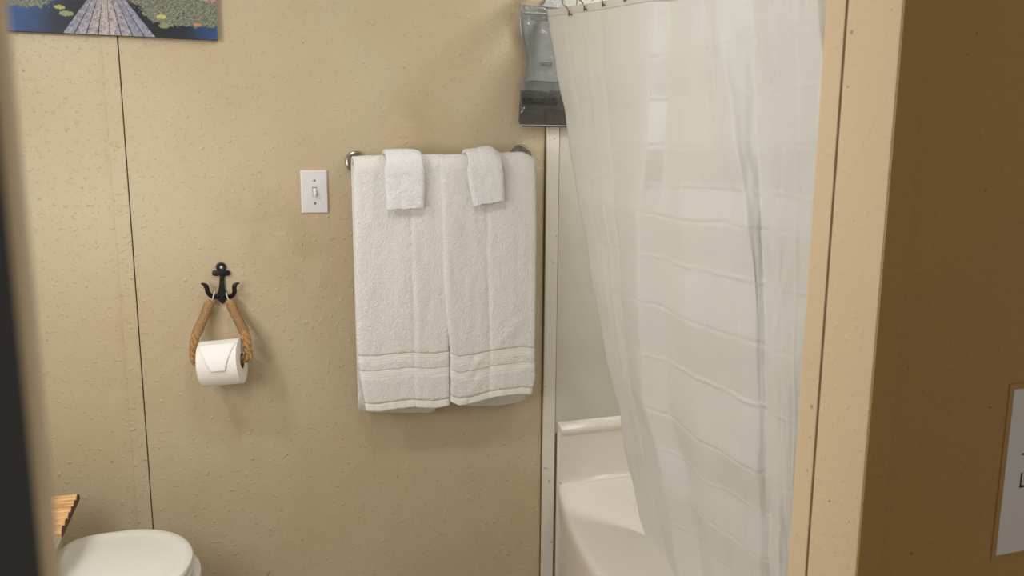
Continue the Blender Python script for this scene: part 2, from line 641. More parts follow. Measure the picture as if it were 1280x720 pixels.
add_loft(bm, [[V((sx + q * s_, -d, sz + zc + r * s2)) for q, r in ((-1, -1), (1, -1), (1, 1), (-1, 1))]
              for d, s_, s2, zc in ((0.0066, 0.0046, 0.0105, 0.0), (0.0080, 0.0044, 0.0096, 0.0), (0.0105, 0.0042, 0.0062, -0.0035), (0.0165, 0.0036, 0.0034, -0.0085), (0.0175, 0.0026, 0.0022, -0.0090))])
link_mesh('toggle', bm, MT['toggle'], sw, False)
for dz in (0.0302, -0.0302):
    o = lathe('screw', [(0.0034, 0.0055), (0.0034, 0.0070), (0.0022, 0.0078), (0.0001, 0.0080)], (sx, 0, sz + dz), (0, -1, 0), MT['screw'], sw, 16)
    bm = bmesh.new()
    add_box(bm, (-0.0028, -0.0082, -0.0005), (0.0028, -0.0078, 0.0005))
    bmesh.ops.rotate(bm, verts=bm.verts, cent=(0, 0, 0), matrix=Matrix.Rotation(0.6, 3, 'Y'))
    bmesh.ops.translate(bm, verts=bm.verts, vec=(sx, 0, sz + dz))
    me = bpy.data.meshes.new('screw_slot'); bm.to_mesh(me); bm.free()
    o2 = link_me('screw_slot', me, MT['ink'], sw, False)
    o2.parent = o
    me.transform(Matrix.Translation(sw.location - o.location)) if False else None

# ------------------------------------------------------------------ anchor hook
HY = -0.0075
def hk(zx, zy): return at(230 + zx / 9, 320 + zy / 9, 1, -0.004)
hc = hk(420, 300)
an = thing('anchor_hook', (hc.x, 0, hc.z), 'black cast iron anchor shaped double hook on the beige wall', 'hook')
bm = bmesh.new()
# shank, widening towards the crown, ending in a point
out = [(402, 170), (446, 170), (452, 260), (458, 360), (466, 410), (480, 430), (494, 450), (486, 478), (462, 502), (440, 536), (430, 540), (416, 524), (398, 500),
       (366, 480), (342, 462), (352, 444), (382, 424), (392, 390), (398, 300)]
pts = [(hk(*q).x, hk(*q).z) for q in out][::-1]
add_prism(bm, pts, -0.0005, HY, 0.0014)
link_mesh('shank', bm, MT['iron'], an)
bm = bmesh.new()
bar = []
for cx_, a0 in ((336, 90), (500, -90)):
    for k in range(9):
        aa = math.radians(a0 + k * 180 / 8)
        rr = 29
        bar.append((cx_ + rr * math.cos(aa) * (0.75), 192 - rr * math.sin(aa)))
pts = [(hk(*q).x, hk(*q).z) for q in bar]
add_prism(bm, pts, -0.0005, HY - 0.0006, 0.0012)
link_mesh('stock', bm, MT['iron'], an)
c0 = hk(417, 126)
ringp = [(c0.x + 0.0088 * math.cos(t), -0.0040, c0.z + 0.0088 * math.sin(t)) for t in [2 * math.pi * k / 32 for k in range(32)]]
tube('ring', ringp, 0.0040, MT['iron'], an, 12, True)
o = lathe('sheen_disc', [(0.0040, 0.0002), (0.0040, 0.0022), (0.0001, 0.003)], (c0.x, 0, c0.z), (0, -1, 0), MT['plastic'], an, 14)  # pale disc: sheen of the wall in the hole, painted as white
o['label'] = 'pale disc in the ring hole, painting the wall sheen'
for side in (-1, 1):
    if side < 0: q = [(385, 448), (345, 462), (300, 446), (268, 404), (254, 352), (228, 322), (190, 310)]
    else: q = [(470, 448), (500, 462), (545, 444), (568, 404), (566, 350), (584, 318), (622, 303)]
    yy = [-0.006, -0.012, -0.020, -0.026, -0.030, -0.033, -0.036]
    path = catmull([at(230 + a_ / 9, 320 + b_ / 9, 1, y_) for (a_, b_), y_ in zip(q, yy)], 8)
    tube('prong', path, lambda t: 0.0060 if t < 0.7 else lerp(0.0066, 0.0014, ((t - 0.7) / 0.3) ** 1.2), MT['iron'], an, 12)

# ------------------------------------------------------------------ rope loop holder
RY = -0.030
def rp(zx, zy, y): return at(230 + zx / 5.54, 370 + zy / 5.54, 1, y)
rl0 = rp(180, 40, RY)
rope = thing('rope_paper_holder', (rl0.x, RY, rl0.z), 'twisted tan rope loop hanging from the black anchor hook', 'rope holder')
# the paper roll axis
rc = at(278.0, 453.0, 1, -0.076)
YAWR, TILT = math.radians(13), math.radians(4.5)
ax = V((math.cos(YAWR) * math.cos(TILT), -math.sin(YAWR) * math.cos(TILT), math.sin(TILT))).normalized()
RR, RW = 0.0585, 0.100
eL, eR = rc - ax * RW / 2, rc + ax * RW / 2
core_up = V((0, 0, 0.0115))
ctrl = [rp(182, 34, -0.022), rp(145, 130, -0.034), rp(105, 220, -0.048), rp(76, 290, -0.062), rp(66, 360, -0.072), eL - ax * 0.012 + core_up * 0.3,
        rc + core_up * 0.9, eR + ax * 0.012 + core_up * 0.3, rp(440, 370, -0.082), rp(432, 290, -0.072), rp(402, 215, -0.054), rp(352, 120, -0.038), rp(318, 34, -0.022)]
path = catmull(ctrl, 14)
# resample evenly
L = [0]
for i in range(1, len(path)): L.append(L[-1] + (path[i] - path[i - 1]).length)
NR = 260
even = []
j = 0
for i in range(NR + 1):
    s_ = L[-1] * i / NR
    while j < len(L) - 2 and L[j + 1] < s_: j += 1
    even.append(path[j].lerp(path[j + 1], (s_ - L[j]) / max(1e-9, L[j + 1] - L[j])))
T, N, B = frames_along(even)
bm = bmesh.new()
for k in range(3):
    st = []
    for i in range(NR + 1):
        an_ = 2 * math.pi * (k / 3) - L[-1] * i / NR / 0.052 * 2 * math.pi
        st.append(even[i] + (N[i] * math.cos(an_) + B[i] * math.sin(an_)) * 0.0060)
    add_tube(bm, st, 0.0054, 10)
link_mesh('rope', bm, MT['rope'], rope)
for a_, b_ in ((0, 0.215), (0.785, 1.0)):
    i0, i1 = int(a_ * NR), int(b_ * NR)
    # ridged wrap of fine twine
    bm = bmesh.new()
    seg_pts = []
    n_ = (i1 - i0) * 6
    sub = []
    for q in range(n_ + 1):
        f = i0 + q / 6
        ii = min(int(f), NR - 1)
        sub.append(even[ii].lerp(even[ii + 1], f - ii))
    def rad(t, n_=n_):
        e = min(t, 1 - t)
        return (0.0120 + 0.0009 * math.sin(t * n_ * 1.0472) + 0.0005 * math.sin(t * 9)) * (0.62 + 0.38 * sst(0, 0.10, e))
    add_tube(bm, sub, rad, 18)
    link_mesh('twine_wrap', bm, MT['twine'], rope)
for px_, py_, qx in ((266.7, 369.5, 1), (284.6, 371.0, -1)):
    c_ = at(px_, py_, 1, -0.017)
    loop = []
    for k in range(24):
        t = 2 * math.pi * k / 24
        loop.append(c_ + V((0.0035 * math.sin(t) * qx, 0.0085 * math.cos(t), 0.0115 * math.sin(t) - 0.001)))
    o = tube('cord_loop', loop, 0.0013, MT['cord'], rope, 8, True)
    o['label'] = 'white cord loop over the hook prong'

# ------------------------------------------------------------------ paper roll
roll = thing('toilet_paper_roll', rc, 'white toilet paper roll with envelope folded end, on the rope loop', 'toilet paper')
u_ = (V((0, 0, 1)) - ax * ax.z).normalized()
w_ = ax.cross(u_)                     # points away from or towards the room
if w_.y > 0: w_ = -w_
def cyl(t, ang, r): return rc + ax * (t * RW / 2) + (u_ * math.cos(ang) + w_ * math.sin(ang)) * r
bm = bmesh.new()
rings = []
for t, r in ((-1, 0.0205), (-1, 0.040), (-1, RR - 0.0015), (-0.985, RR), (-0.5, RR), (0, RR), (0.5, RR), (0.985, RR), (1, RR - 0.0015), (1, 0.040), (1, 0.0205), (0.5, 0.0205), (0, 0.0205), (-0.5, 0.0205)):
    rings.append([cyl(t, 2 * math.pi * k / 72, r) for k in range(72)])
R_ = [[bm.verts.new(p) for p in r] for r in rings]
for i in range(len(R_)):
    A, C = R_[i], R_[(i + 1) % len(R_)]
    for k in range(72): bm.faces.new((A[k], A[(k + 1) % 72], C[(k + 1) % 72], C[k]))
link_mesh('paper_body', bm, MT['paper'], roll)
bm = bmesh.new()
rings = [[cyl(t, 2 * math.pi * k / 40, r) for k in range(40)] for t, r in ((-1.0, 0.0200), (1.0, 0.0200), (1.0, 0.0188), (-1.0, 0.0188))]
R_ = [[bm.verts.new(p) for p in r] for r in rings]
for i in range(4):
    A, C = R_[i], R_[(i + 1) % 4]
    for k in range(40): bm.faces.new((A[k], A[(k + 1) % 40], C[(k + 1) % 40], C[k]))
link_mesh('cardboard_core', bm, MT['card'], roll)
# the flap: a trapezoid of doubled paper lying round the front
fl = []
na = 22
for i in range(na + 1):
    t = i / na
    ang = lerp(math.radians(22), math.radians(98), t)
    xl, xr = lerp(-0.97, -0.27, t ** 1.15), lerp(0.97, 0.42, sst(0, 1, t) * 0.25 + t * 0.75)
    lift = 0.0008 + 0.0022 * t
    row = [cyl(lerp(xl, xr, k / 10), ang, RR + lift) for k in range(11)]
    fl.append(row)
o = grid('folded_flap', fl, MT['paper_flat'], roll, 0.0016, 0.0)
# ------------------------------------------------------------------ towel bar
BY = -0.062
f1, f2 = at(444.5, 202, 1, -0.006), at(650, 193, 1, -0.006)
bar_ = thing('towel_bar', (f1.x, 0, f1.z), 'brushed nickel towel bar with round wall flanges', 'towel bar')
b1, b2 = V((f1.x, BY, f1.z)), V((f2.x, BY, f2.z))
bd = (b2 - b1).normalized()
tube('bar', [b1 + bd * 0.002, b1.lerp(b2, 0.5), b2 - bd * 0.002], 0.0080, MT['nickel'], bar_, 20)
for f in (f1, f2):
    lathe('flange', [(0.0280, 0.0006), (0.0280, 0.004), (0.0265, 0.0065), (0.0230, 0.0078), (0.0222, 0.0098), (0.0190, 0.0135), (0.0130, 0.0175), (0.0095, 0.022), (0.0090, 0.040), (0.0105, 0.048),
                     (0.0115, 0.058), (0.0115, 0.068), (0.009, 0.0735), (0.0001, 0.0745)], f, (0, -1, 0), MT['nickel'], bar_, 48)


# ------------------------------------------------------------------ towels
def drape(root, left, right, top, bottom, bands, hem, yf, yb, back, fold, mats, seed, thick=0.006, wrinkles=(), nu=60, amp=0.0022, steps=()):
    """left, right: (py, px) edges of the front; top, bottom: (px, py); back = (left px, right px, bottom (px, py)), all on the front / back planes"""
    ytop = [at(q[0], q[1], 1, -(yf + yb) / 2) for q in top]
    def front(u, v):
        """v 0 top .. 1 bottom"""
        pyb = pl(bottom, lerp(bottom[0][0], bottom[-1][0], u))
        px0 = lerp(left[0][1], right[0][1], u)
        pyt = pl(top, px0) + (yf - yb) / 2 * 465
        py = lerp(pyt, pyb, v)
        pxl, pxr = pl(left, min(py, left[-1][0])), pl(right, min(py, right[-1][0]))
        px_ = lerp(pxl, pxr, u)
        p = at(px_, py, 1, -yf)
        d = amp * (noise.noise(V((u * 3.1 + seed, v * 2.2, seed * 1.7))) + 0.5 * noise.noise(V((u * 9 + seed, v * 6, 4.2))))
        d *= sst(0, 0.25, v)
        d += amp * 0.35 * noise.noise(V((p.x * 60, p.z * 60, seed)))
        for fx, k, wd in fold:           # (u, step, width)
            fx = fx + 0.025 * noise.noise(V((v * 3.0, seed, fx)))
            d += k * (0.55 + 0.6 * abs(noise.noise(V((v * 2.2, seed, 5))))) * sst(fx - wd, fx + wd, u) * sst(0.0, 0.12, v)
        for (ax_, ay_), (bx_, by_), a_, wd in wrinkles:
            du, dv = bx_ - ax_, by_ - ay_
            l2 = du * du + dv * dv
            t = max(0, min(1, ((px_ - ax_) * du + (py - ay_) * dv) / l2))
            dist = math.hypot(px_ - ax_ - t * du, py - ay_ - t * dv)
            d += a_ * math.exp(-(dist / wd) ** 2) * math.sin(math.pi * (0.15 + 0.7 * t))
        e = min(u, 1 - u)
        d -= 0.004 * (1 - sst(0, 0.035, e))
        p.y -= d
        return p
    r = (yf - yb) / 2
    # top rows round the bar
    rows = []
    nb = 16
    bl, brt, bb = back
    for i in range(nb + 1):
        v = 1 - i / nb
        row = []
        for k in range(nu + 1):
            u = k / nu
            px_ = lerp(bl, brt, u)
            zb = at(px_, pl(bb, px_), 1, -yb).z
            zt = at(lerp(left[0][1], right[0][1], u), pl(top, lerp(left[0][1], right[0][1], u)), 1, -(yf + yb) / 2).z - r
            xt = front(u, 0.0).x
            xb = at(px_, pl(bb, px_), 1, -yb).x
            row.append(V((lerp(xt, xb, v), -yb - 0.0, lerp(zt, zb, v))))
        rows.append(row)
    for i in range(1, 10):
        a_ = math.pi * i / 10
        row = []
        for k in range(nu + 1):
            u = k / nu
            px_ = lerp(left[0][1], right[0][1], u)
            zt = at(px_, pl(top, px_), 1, -(yf + yb) / 2).z - r
            jig = 0.0012 * noise.noise(V((u * 14, seed, 2.2)))
            row.append(V((front(u, 0.0).x, -(yf + yb) / 2 + r * math.cos(a_), zt + (r + jig) * math.sin(a_))))
        rows.append(row)
    # front rows, cut at the woven bands and at the hem
    cuts = [0.0] + [c for b_ in bands for c in b_] + ([hem] if hem else []) + [1.0]
    kinds = []
    for i in range(len(cuts) - 1):
        a_, b_ = cuts[i], cuts[i + 1]
        kinds.append('woven_band' if any(abs(a_ - q[0]) < 1e-6 for q in bands) else ('hem' if hem and abs(a_ - hem) < 1e-6 else 'pile'))
    first = True
    for (a_, b_, kd) in zip(cuts[:-1], cuts[1:], kinds):
        n_ = max(6, int((b_ - a_) * 90))
        if kd == 'woven_band': n_ = 40
        part_rows = []
        for i in range(n_ + 1):
            v = lerp(a_, b_, i / n_)
            row = [front(k / nu, v) for k in range(nu + 1)]
            if kd == 'woven_band':
                ph = i / n_
                rib = -0.0005 + 0.0022 * (abs(math.sin(ph * math.pi * 3)) ** 0.5 - 0.6) * sst(0, 0.05, min(ph, 1 - ph))
                for p in row: p.y -= rib
            elif kd == 'hem':
                ph = i / n_
                for k, p in enumerate(row): p.y -= -0.0006 + 0.0010 * sst(0, 0.2, ph) + 0.0004 * math.sin(k * 1.9)
            part_rows.append(row)
        if first:
            grid('towel_pile', rows + part_rows, mats[0], root, thick, -1.0)
            first = False
        else:
            o = grid({'pile': 'towel_pile', 'woven_band': 'woven_band', 'hem': 'hem'}[kd], part_rows, mats[0] if kd == 'pile' else mats[1], root, thick, -1.0)
            if kd == 'woven_band': o['label'] = 'ribbed woven border band'


LY = 0.0
tl = thing('bath_towel', V((at(500, 200, 1, BY).x, BY, f1.z + 0.01)), 'white bath towel folded over the left half of the towel bar, nearer the light switch', 'towel', 'bath towels on the bar')
drape(tl, left=[(196, 442), (300, 444), (400, 446.5), (462, 450), (476, 452), (513, 459)], right=[(196, 556), (245, 557), (350, 559), (430, 561), (470, 561), (506, 561)],
      top=[(442, 198), (480, 196.5), (520, 196), (556, 195)], bottom=[(459, 512.7), (474, 513.4), (496, 510.5), (516, 507.8), (544, 509), (561, 506)],
      bands=[(0.775, 0.802), (0.837, 0.864)], hem=0.970, yf=0.088, yb=0.036, back=(448, 544, [(448, 513), (474, 515.8), (538, 515.8), (545, 513)]),
      fold=[(0.63, 0.0075, 0.028), (0.59, -0.003, 0.03)], mats=(MT['towel'], MT['border']), seed=1.0, amp=0.0036)
tr_ = thing('bath_towel', V((at(610, 200, 1, BY).x, BY, f2.z)), 'white bath towel folded over the right half of the towel bar, nearer the shower curtain', 'towel', 'bath towels on the bar')
drape(tr_, left=[(194, 549), (245, 552.5), (350, 556), (400, 559), (440, 563.5), (500, 564)], right=[(194, 668.5), (300, 669), (400, 667.5), (430, 666.7), (472, 667.5), (492, 663)],
      top=[(549, 196), (600, 194.5), (650, 192.5), (660, 193), (668.5, 198)], bottom=[(564, 501.5), (573, 506), (595, 502), (620, 495), (650, 491.2), (663, 492.5)],
      bands=[(0.795, 0.825), (0.862, 0.890)], hem=0.972, yf=0.0965, yb=0.034, back=(566, 656.5, [(566, 505), (587, 507.5), (620, 507.5), (647, 503), (656.5, 499)]),
      fold=[(0.50, 0.0070, 0.028), (0.46, -0.003, 0.03)], mats=(MT['towel'], MT['border']), seed=5.0, amp=0.0036,
      wrinkles=[((612, 440), (650, 400), 0.003, 5), ((585, 470), (600, 445), 0.003, 4), ((580, 500), (600, 470), 0.0025, 5), ((640, 480), (655, 455), 0.0025, 6), ((618, 330), (640, 300), 0.0015, 4), ((640, 196), (646, 215), 0.002, 3), ((655, 196), (657, 215), 0.002, 3)])

wl = thing('washcloth', V((at(505, 195, 1, BY).x, BY, f1.z + 0.03)), 'small white washcloth hanging straight over the left bath towel', 'washcloth', 'washcloths over the towels')
drape(wl, left=[(191, 482), (230, 484.5), (262, 487)], right=[(192, 527), (230, 527.5), (262, 526.5)], top=[(482, 191.5), (505, 190.5), (520, 191), (527, 193)],
      bottom=[(487, 261.5), (500, 261), (515, 260.5), (526.5, 259)], bands=[], hem=0, yf=0.108, yb=0.0255, back=(484, 526, [(484, 250), (526, 250)]),
      fold=[(0.5, 0.002, 0.4)], mats=(MT['cloth'], MT['border']), seed=9.0, thick=0.010, nu=30, amp=0.002)
wr = thing('washcloth', V((at(605, 190, 1, BY).x, BY, f2.z + 0.02)), 'small white washcloth hanging slanted over the right bath towel', 'washcloth', 'washcloths over the towels')
drape(wr, left=[(190, 582.5), (230, 589), (257, 595)], right=[(191, 625), (230, 626.5), (253, 627.5)], top=[(582.5, 191), (598, 189.5), (610, 186.8), (617, 187.5), (625, 193)],
      bottom=[(595, 256.5), (605, 254), (615, 253.5), (627.5, 251)], bands=[], hem=0, yf=0.115, yb=0.0245, back=(586, 626, [(586, 245), (626, 245)]),
      fold=[(0.45, 0.003, 0.3)], mats=(MT['cloth'], MT['border']), seed=13.0, thick=0.010, nu=30, amp=0.002)

# ------------------------------------------------------------------ bathtub
TY1, TZ, TZ2 = -1.29, 0.343, 0.535
tub = thing('bathtub', (1.28, -0.65, 0), 'white bathtub with bowed front behind the shower curtain', 'bathtub')
TXF, TXB = 0.8985, XR - 0.004
def xf(y):
    t = max(0.0, min(1.0, -y / -TY1))
    return TXF - 0.118 * math.sin(math.pi * min(1, t * 1.0)) ** 0.9
NY = 60
ys = [-0.012 + (TY1 + 0.012) * k / NY for k in range(NY + 1)]
# apron and rim, one section per y
sec = []
for y in ys:
    x = xf(y)
    sec.append([V((x + 0.020, y, 0.0)), V((x + 0.018, y, 0.02)), V((x + 0.004, y, TZ - 0.06)), V((x, y, TZ - 0.03)), V((x + 0.001, y, TZ - 0.012)), V((x + 0.005, y, TZ - 0.004)), V((x + 0.012, y, TZ - 0.0008)), V((x + 0.020, y, TZ)), V((x + 0.028, y, TZ)),
                V((1.03, y, TZ))])
grid('apron', sec, MT['tub'], tub)
# deck with the basin: rounded rectangle rings
bx0, bx1, by0, by1 = 1.05, 1.58, TY1 + 0.09, -0.36
def rr_ring(x0, x1, y0, y1, rad, z, n=10):
    pts = []
    for cx_, cy_, a0 in ((x1 - rad, y1 - rad, 0), (x0 + rad, y1 - rad, 90), (x0 + rad, y0 + rad, 180), (x1 - rad, y0 + rad, 270)):
        for k in range(n + 1):
            a_ = math.radians(a0 + 90 * k / n)
            pts.append(V((cx_ + rad * math.cos(a_), cy_ + rad * math.sin(a_), z)))
    return pts
bm = bmesh.new()
add_loft(bm, [rr_ring(1.03, TXB, TY1, -0.012, 0.004, TZ), rr_ring(bx0, bx1, by0, by1, 0.12, TZ), rr_ring(bx0 + 0.008, bx1 - 0.008, by0 + 0.008, by1 - 0.008, 0.115, TZ - 0.006),
              rr_ring(bx0 + 0.03, bx1 - 0.03, by0 + 0.06, by1 - 0.08, 0.11, 0.14), rr_ring(bx0 + 0.07, bx1 - 0.07, by0 + 0.12, by1 - 0.18, 0.09, 0.07)], False, True)
link_mesh('basin', bm, MT['tub'], tub)
# raised end with its lip against the back wall
prof = [(-0.046, TZ + 0.0004), (-0.036, TZ + 0.0025), (-0.028, TZ + 0.008), (-0.024, TZ + 0.017), (-0.0228, TZ + 0.03), (-0.0225, TZ2 - 0.045), (-0.024, TZ2 - 0.036), (-0.030, TZ2 - 0.030), (-0.0315, TZ2 - 0.026), (-0.0300, TZ2 - 0.018), (-0.018, TZ2 - 0.005), (-0.012, TZ2), (-0.0065, TZ2 + 0.001)]
rings = []
for (y, z) in prof: rings.append([V((TXF - 0.007 + 0.35 * max(0, -y - 0.012), y, z)), V((TXB, y, z))])
grid('end_lip', rings, MT['tub'], tub, 0.005, -1.0)
sd = [[V((TXF - 0.007 + 0.35 * max(0, -y - 0.012), y, z)), V((TXF - 0.006, -0.0065, z))] for (y, z) in prof]
grid('end_side', sd, MT['tub'], tub)
box('corner_post', (TXF - 0.008, -0.020, 0.0), (TXF + 0.012, -0.0065, TZ2 - 0.03), MT['tub'], tub, 0.004, True)

# ------------------------------------------------------------------ shower rod and curtain
XRD = 0.824
ZROD = 1.835
def rodz(y): return ZROD + 0.03 * (-y) * -1.0
rod = thing('shower_rod', (XRD, -0.65, rodz(-0.65)), 'metal tension rod carrying the shower curtain above the tub', 'shower rod')
tube('rod_tube', [(XRD, -0.008, rodz(0)), (XRD, -0.65, rodz(-0.65)), (XRD, YF + 0.008, rodz(YF))], 0.0125, MT['nickel'], rod, 20)
for yy, s_ in ((-0.0105, -1), (YF + 0.0005, 1)):
    lathe('end_cap', [(0.022, 0.0), (0.022, 0.010), (0.016, 0.02), (0.0135, 0.03)], (XRD, yy, rodz(yy)), (0, s_, 0), MT['plastic'], rod, 28)

ZT = rodz(0) - 0.055
XBOT = 0.985
# columns of the cloth as seen: (photo polyline, depth offset of the fold)
COLS = [
    (0.000, [(683, 13), (707, 150), (720, 232), (738, 335), (752, 420), (765, 480), (773, 510), (785, 579), (800, 648), (819, 720)]),
    (-0.004, [(715, 8), (735, 150), (745, 232), (757, 335), (767, 420), (778, 480), (785, 510), (797, 579), (812, 648), (829, 720)]),
    (-0.010, [(750, 4), (762, 150), (769, 232), (775, 335), (781, 420), (788, 480), (794, 510), (808, 579), (822, 648), (838, 720)]),
    (-0.038, [(812, 0), (808, 120), (806, 200), (797, 262), (797, 350), (800, 420), (803, 500), (812, 540), (825, 586), (849, 716)]),
    (-0.008, [(840, 0), (837, 120), (833, 200), (827, 262), (828, 350), (831, 420), (837, 500), (846, 540), (858, 586), (877, 716)]),
    (-0.028, [(866, 0), (858, 120), (850, 200), (848, 262), (856, 350), (862, 420), (868, 500), (874, 540), (880, 586), (893, 716)]),
    (-0.016, [(882, 0), (884, 120), (890, 200), (896, 262), (900, 350), (904, 420), (908, 500), (911, 540), (914, 586), (922, 716)]),
    ((-0.024, -0.014), [(891, 0), (909, 120), (921, 200), (931, 258), (941, 335), (945, 400), (946, 500), (947, 540), (948, 586), (951, 716)]),
    ((0.008, -0.001), [(945, 0), (948, 120), (951, 200), (953, 258), (955, 335), (957, 400), (959, 500), (960, 540), (961, 586), (964, 716)]),
    (-0.026, [(962, 0), (963, 120), (963, 240), (965, 335), (965, 415), (968, 480), (971, 550), (972, 630), (974, 720)]),
    (-0.018, [(978, 0), (980, 120), (980, 240), (981, 335), (982, 415), (984, 480), (985, 550), (986, 630), (987, 720)]),
    (-0.006, [(1012, 0), (1022, 110), (1022, 240), (1016, 335), (1012, 415), (1008, 480), (1005, 550), (1002, 630), (998, 720)]),
    (-0.010, [(1020, 0), (1034, 110), (1036, 240), (1034, 335), (1030, 415), (1027, 480), (1024, 550), (1022, 630), (1018, 720)]),
    (0.020, [(1060, 0), (1066, 110), (1066, 240), (1064, 335), (1062, 415), (1058, 480), (1054, 550), (1050, 630), (1046, 720)]),
]
def dxz(dx, z):
    return lerp(dx[1], dx[0], sst(1.0, 1.4, z)) if isinstance(dx, tuple) else dx
def xbase(z): return lerp(XRD, XBOT, sst(1.9, 0.25, z) if False else max(0.0, min(1.0, (ZT - z) / (ZT - 0.36))) ** 1.15)
cols = []
for dx, poly in COLS:
    pts = []
    for q in poly:
        z = 1.0
        for _ in range(12):
            p = at(q[0], q[1], 0, xbase(z) + dxz(dx, z))
            z = p.z
        pts.append((p.z, p.y))
    pts.sort()
    # smooth continuation above and below the frame
    cols.append((dx, pts))
ZB = 0.10
NZc, SEG = 520, 22
creases = [at(870, q, 0, 0.90).z for q in (20, 72, 126, 183, 232, 270, 330, 398, 470, 548, 600, 655, 700)]
dzc = [ZT] + creases + [0.20, ZB - 0.01]
dzc = sorted(dzc)
random.seed(21)
NSX = 16
nod = []
for i in range(len(dzc)):
    sgn = 1 if i % 2 else -1
    nod.append([sgn * random.uniform(0.0012, 0.0038) + random.uniform(-0.0014, 0.0014) for _ in range(NSX + 1)])
def crease(sf, z):
    i = 0
    while i < len(dzc) - 2 and z > dzc[i + 1]: i += 1
    t = max(0, min(1, (z - dzc[i]) / (dzc[i + 1] - dzc[i])))
    g = sf * NSX
    k = min(int(g), NSX - 1)
    f = g - k
    return lerp(lerp(nod[i][k], nod[i][k + 1], f), lerp(nod[i + 1][k], nod[i + 1][k + 1], f), t)
q0, q1 = at(683, 13, 0, XRD), at(728, 6, 0, XRD)
def ztop(y): return q0.z + (q1.z - q0.z) / (q1.y - q0.y) * (y - q0.y)
rows = []
for j in range(NZc + 1):
    pts = []
    for dx, pp in cols:
        zt = ztop(pl(pp, min(ZT, pp[-1][0] + 0.05)))
        z = lerp(zt, ZB, j / NZc)
        zz = max(z, pp[0][0])
        y = pl(pp, min(zz, pp[-1][0] + 0.05))
        if z < pp[0][0]: y += (z - pp[0][0]) * 0.25
        pts.append(V((xbase(z) + dxz(dx, z), y, z)))
    # below the frame the folds must stay ordered
    line = []
    nc = len(pts)
    for i in range(nc - 1):
        for k in range(SEG):
            t = k / SEG
            line.append(pts[i].lerp(pts[i + 1], t))
    line.append(pts[-1])
    # rounding of the folds, tighter for the sharp ones
    for _ in range(7):
        line = [line[0]] + [(line[i - 1] + line[i] * 2 + line[i + 1]) / 4 for i in range(1, len(line) - 1)] + [line[-1]]
    nL = len(line)
    row = []
    for i, p in enumerate(line):
        a_, b_ = line[max(0, i - 1)], line[min(nL - 1, i + 1)]
        t = (b_ - a_)
        nrm = V((t.y, -t.x, 0))
        z = p.z
        if nrm.length > 0: nrm.normalize()
        sf = i / (nL - 1)
        cen = 0.85 + 0.85 * sst(0.2, 0.3, sf) * (1 - sst(0.60, 0.7, sf)) * sst(1.45, 1.2, z)
        topdamp = 1 - sst(ZT - 0.10, ZT, z)
        d = crease(sf, z) * cen * topdamp
        for ci, zc in enumerate(dzc[1:-1]):
            dz_ = z - zc - 0.008 * noise.noise(V((sf * 9, ci * 3.3, 1))) - 0.0025 * noise.noise(V((sf * 45, ci * 2.3, 6)))
            if abs(dz_) < 0.02:
                d += (0.0011 if ci % 2 else -0.0011) * (0.4 + 0.9 * abs(noise.noise(V((sf * 14, ci * 5.1, 9))))) * math.exp(-(dz_ / 0.0038) ** 2) * cen * topdamp * 1.5
        for ci, sc in enumerate((0.055, 0.105, 0.150, 0.43, 0.50, 0.80)):
            ds_ = sf - sc - 0.004 * noise.noise(V((z * 8, ci * 4.1, 2)))
            if abs(ds_) < 0.02:
                d += (0.0011 if ci % 2 else -0.0011) * math.exp(-(ds_ / 0.0040) ** 2) * topdamp
        d += 0.0035 * noise.noise(V((sf * 11, z * 5, 3))) * topdamp
        d += 0.0012 * noise.noise(V((sf * 40, z * 22, 7)))
        q = p + nrm * d
        row.append(V((q.x, q.y, z)))
    rows.append(row)
cur = grid('shower_curtain', rows, MT['curtain'], None, 0.0008, 0.0, origin=(XRD, rows[0][0].y, ZT))
tag(cur, 'white creased vinyl shower curtain hanging into the tub', 'shower curtain')
# welded top hem strip, a part of the curtain
hr = []
for j in range(0, 7):
    src = rows[j]
    hr.append([V((p.x - 0.0009, p.y - 0.0002, p.z)) for p in src[::2]])
o = grid('top_hem', hr, MT['curtain'], cur, 0.0006, 0.0)

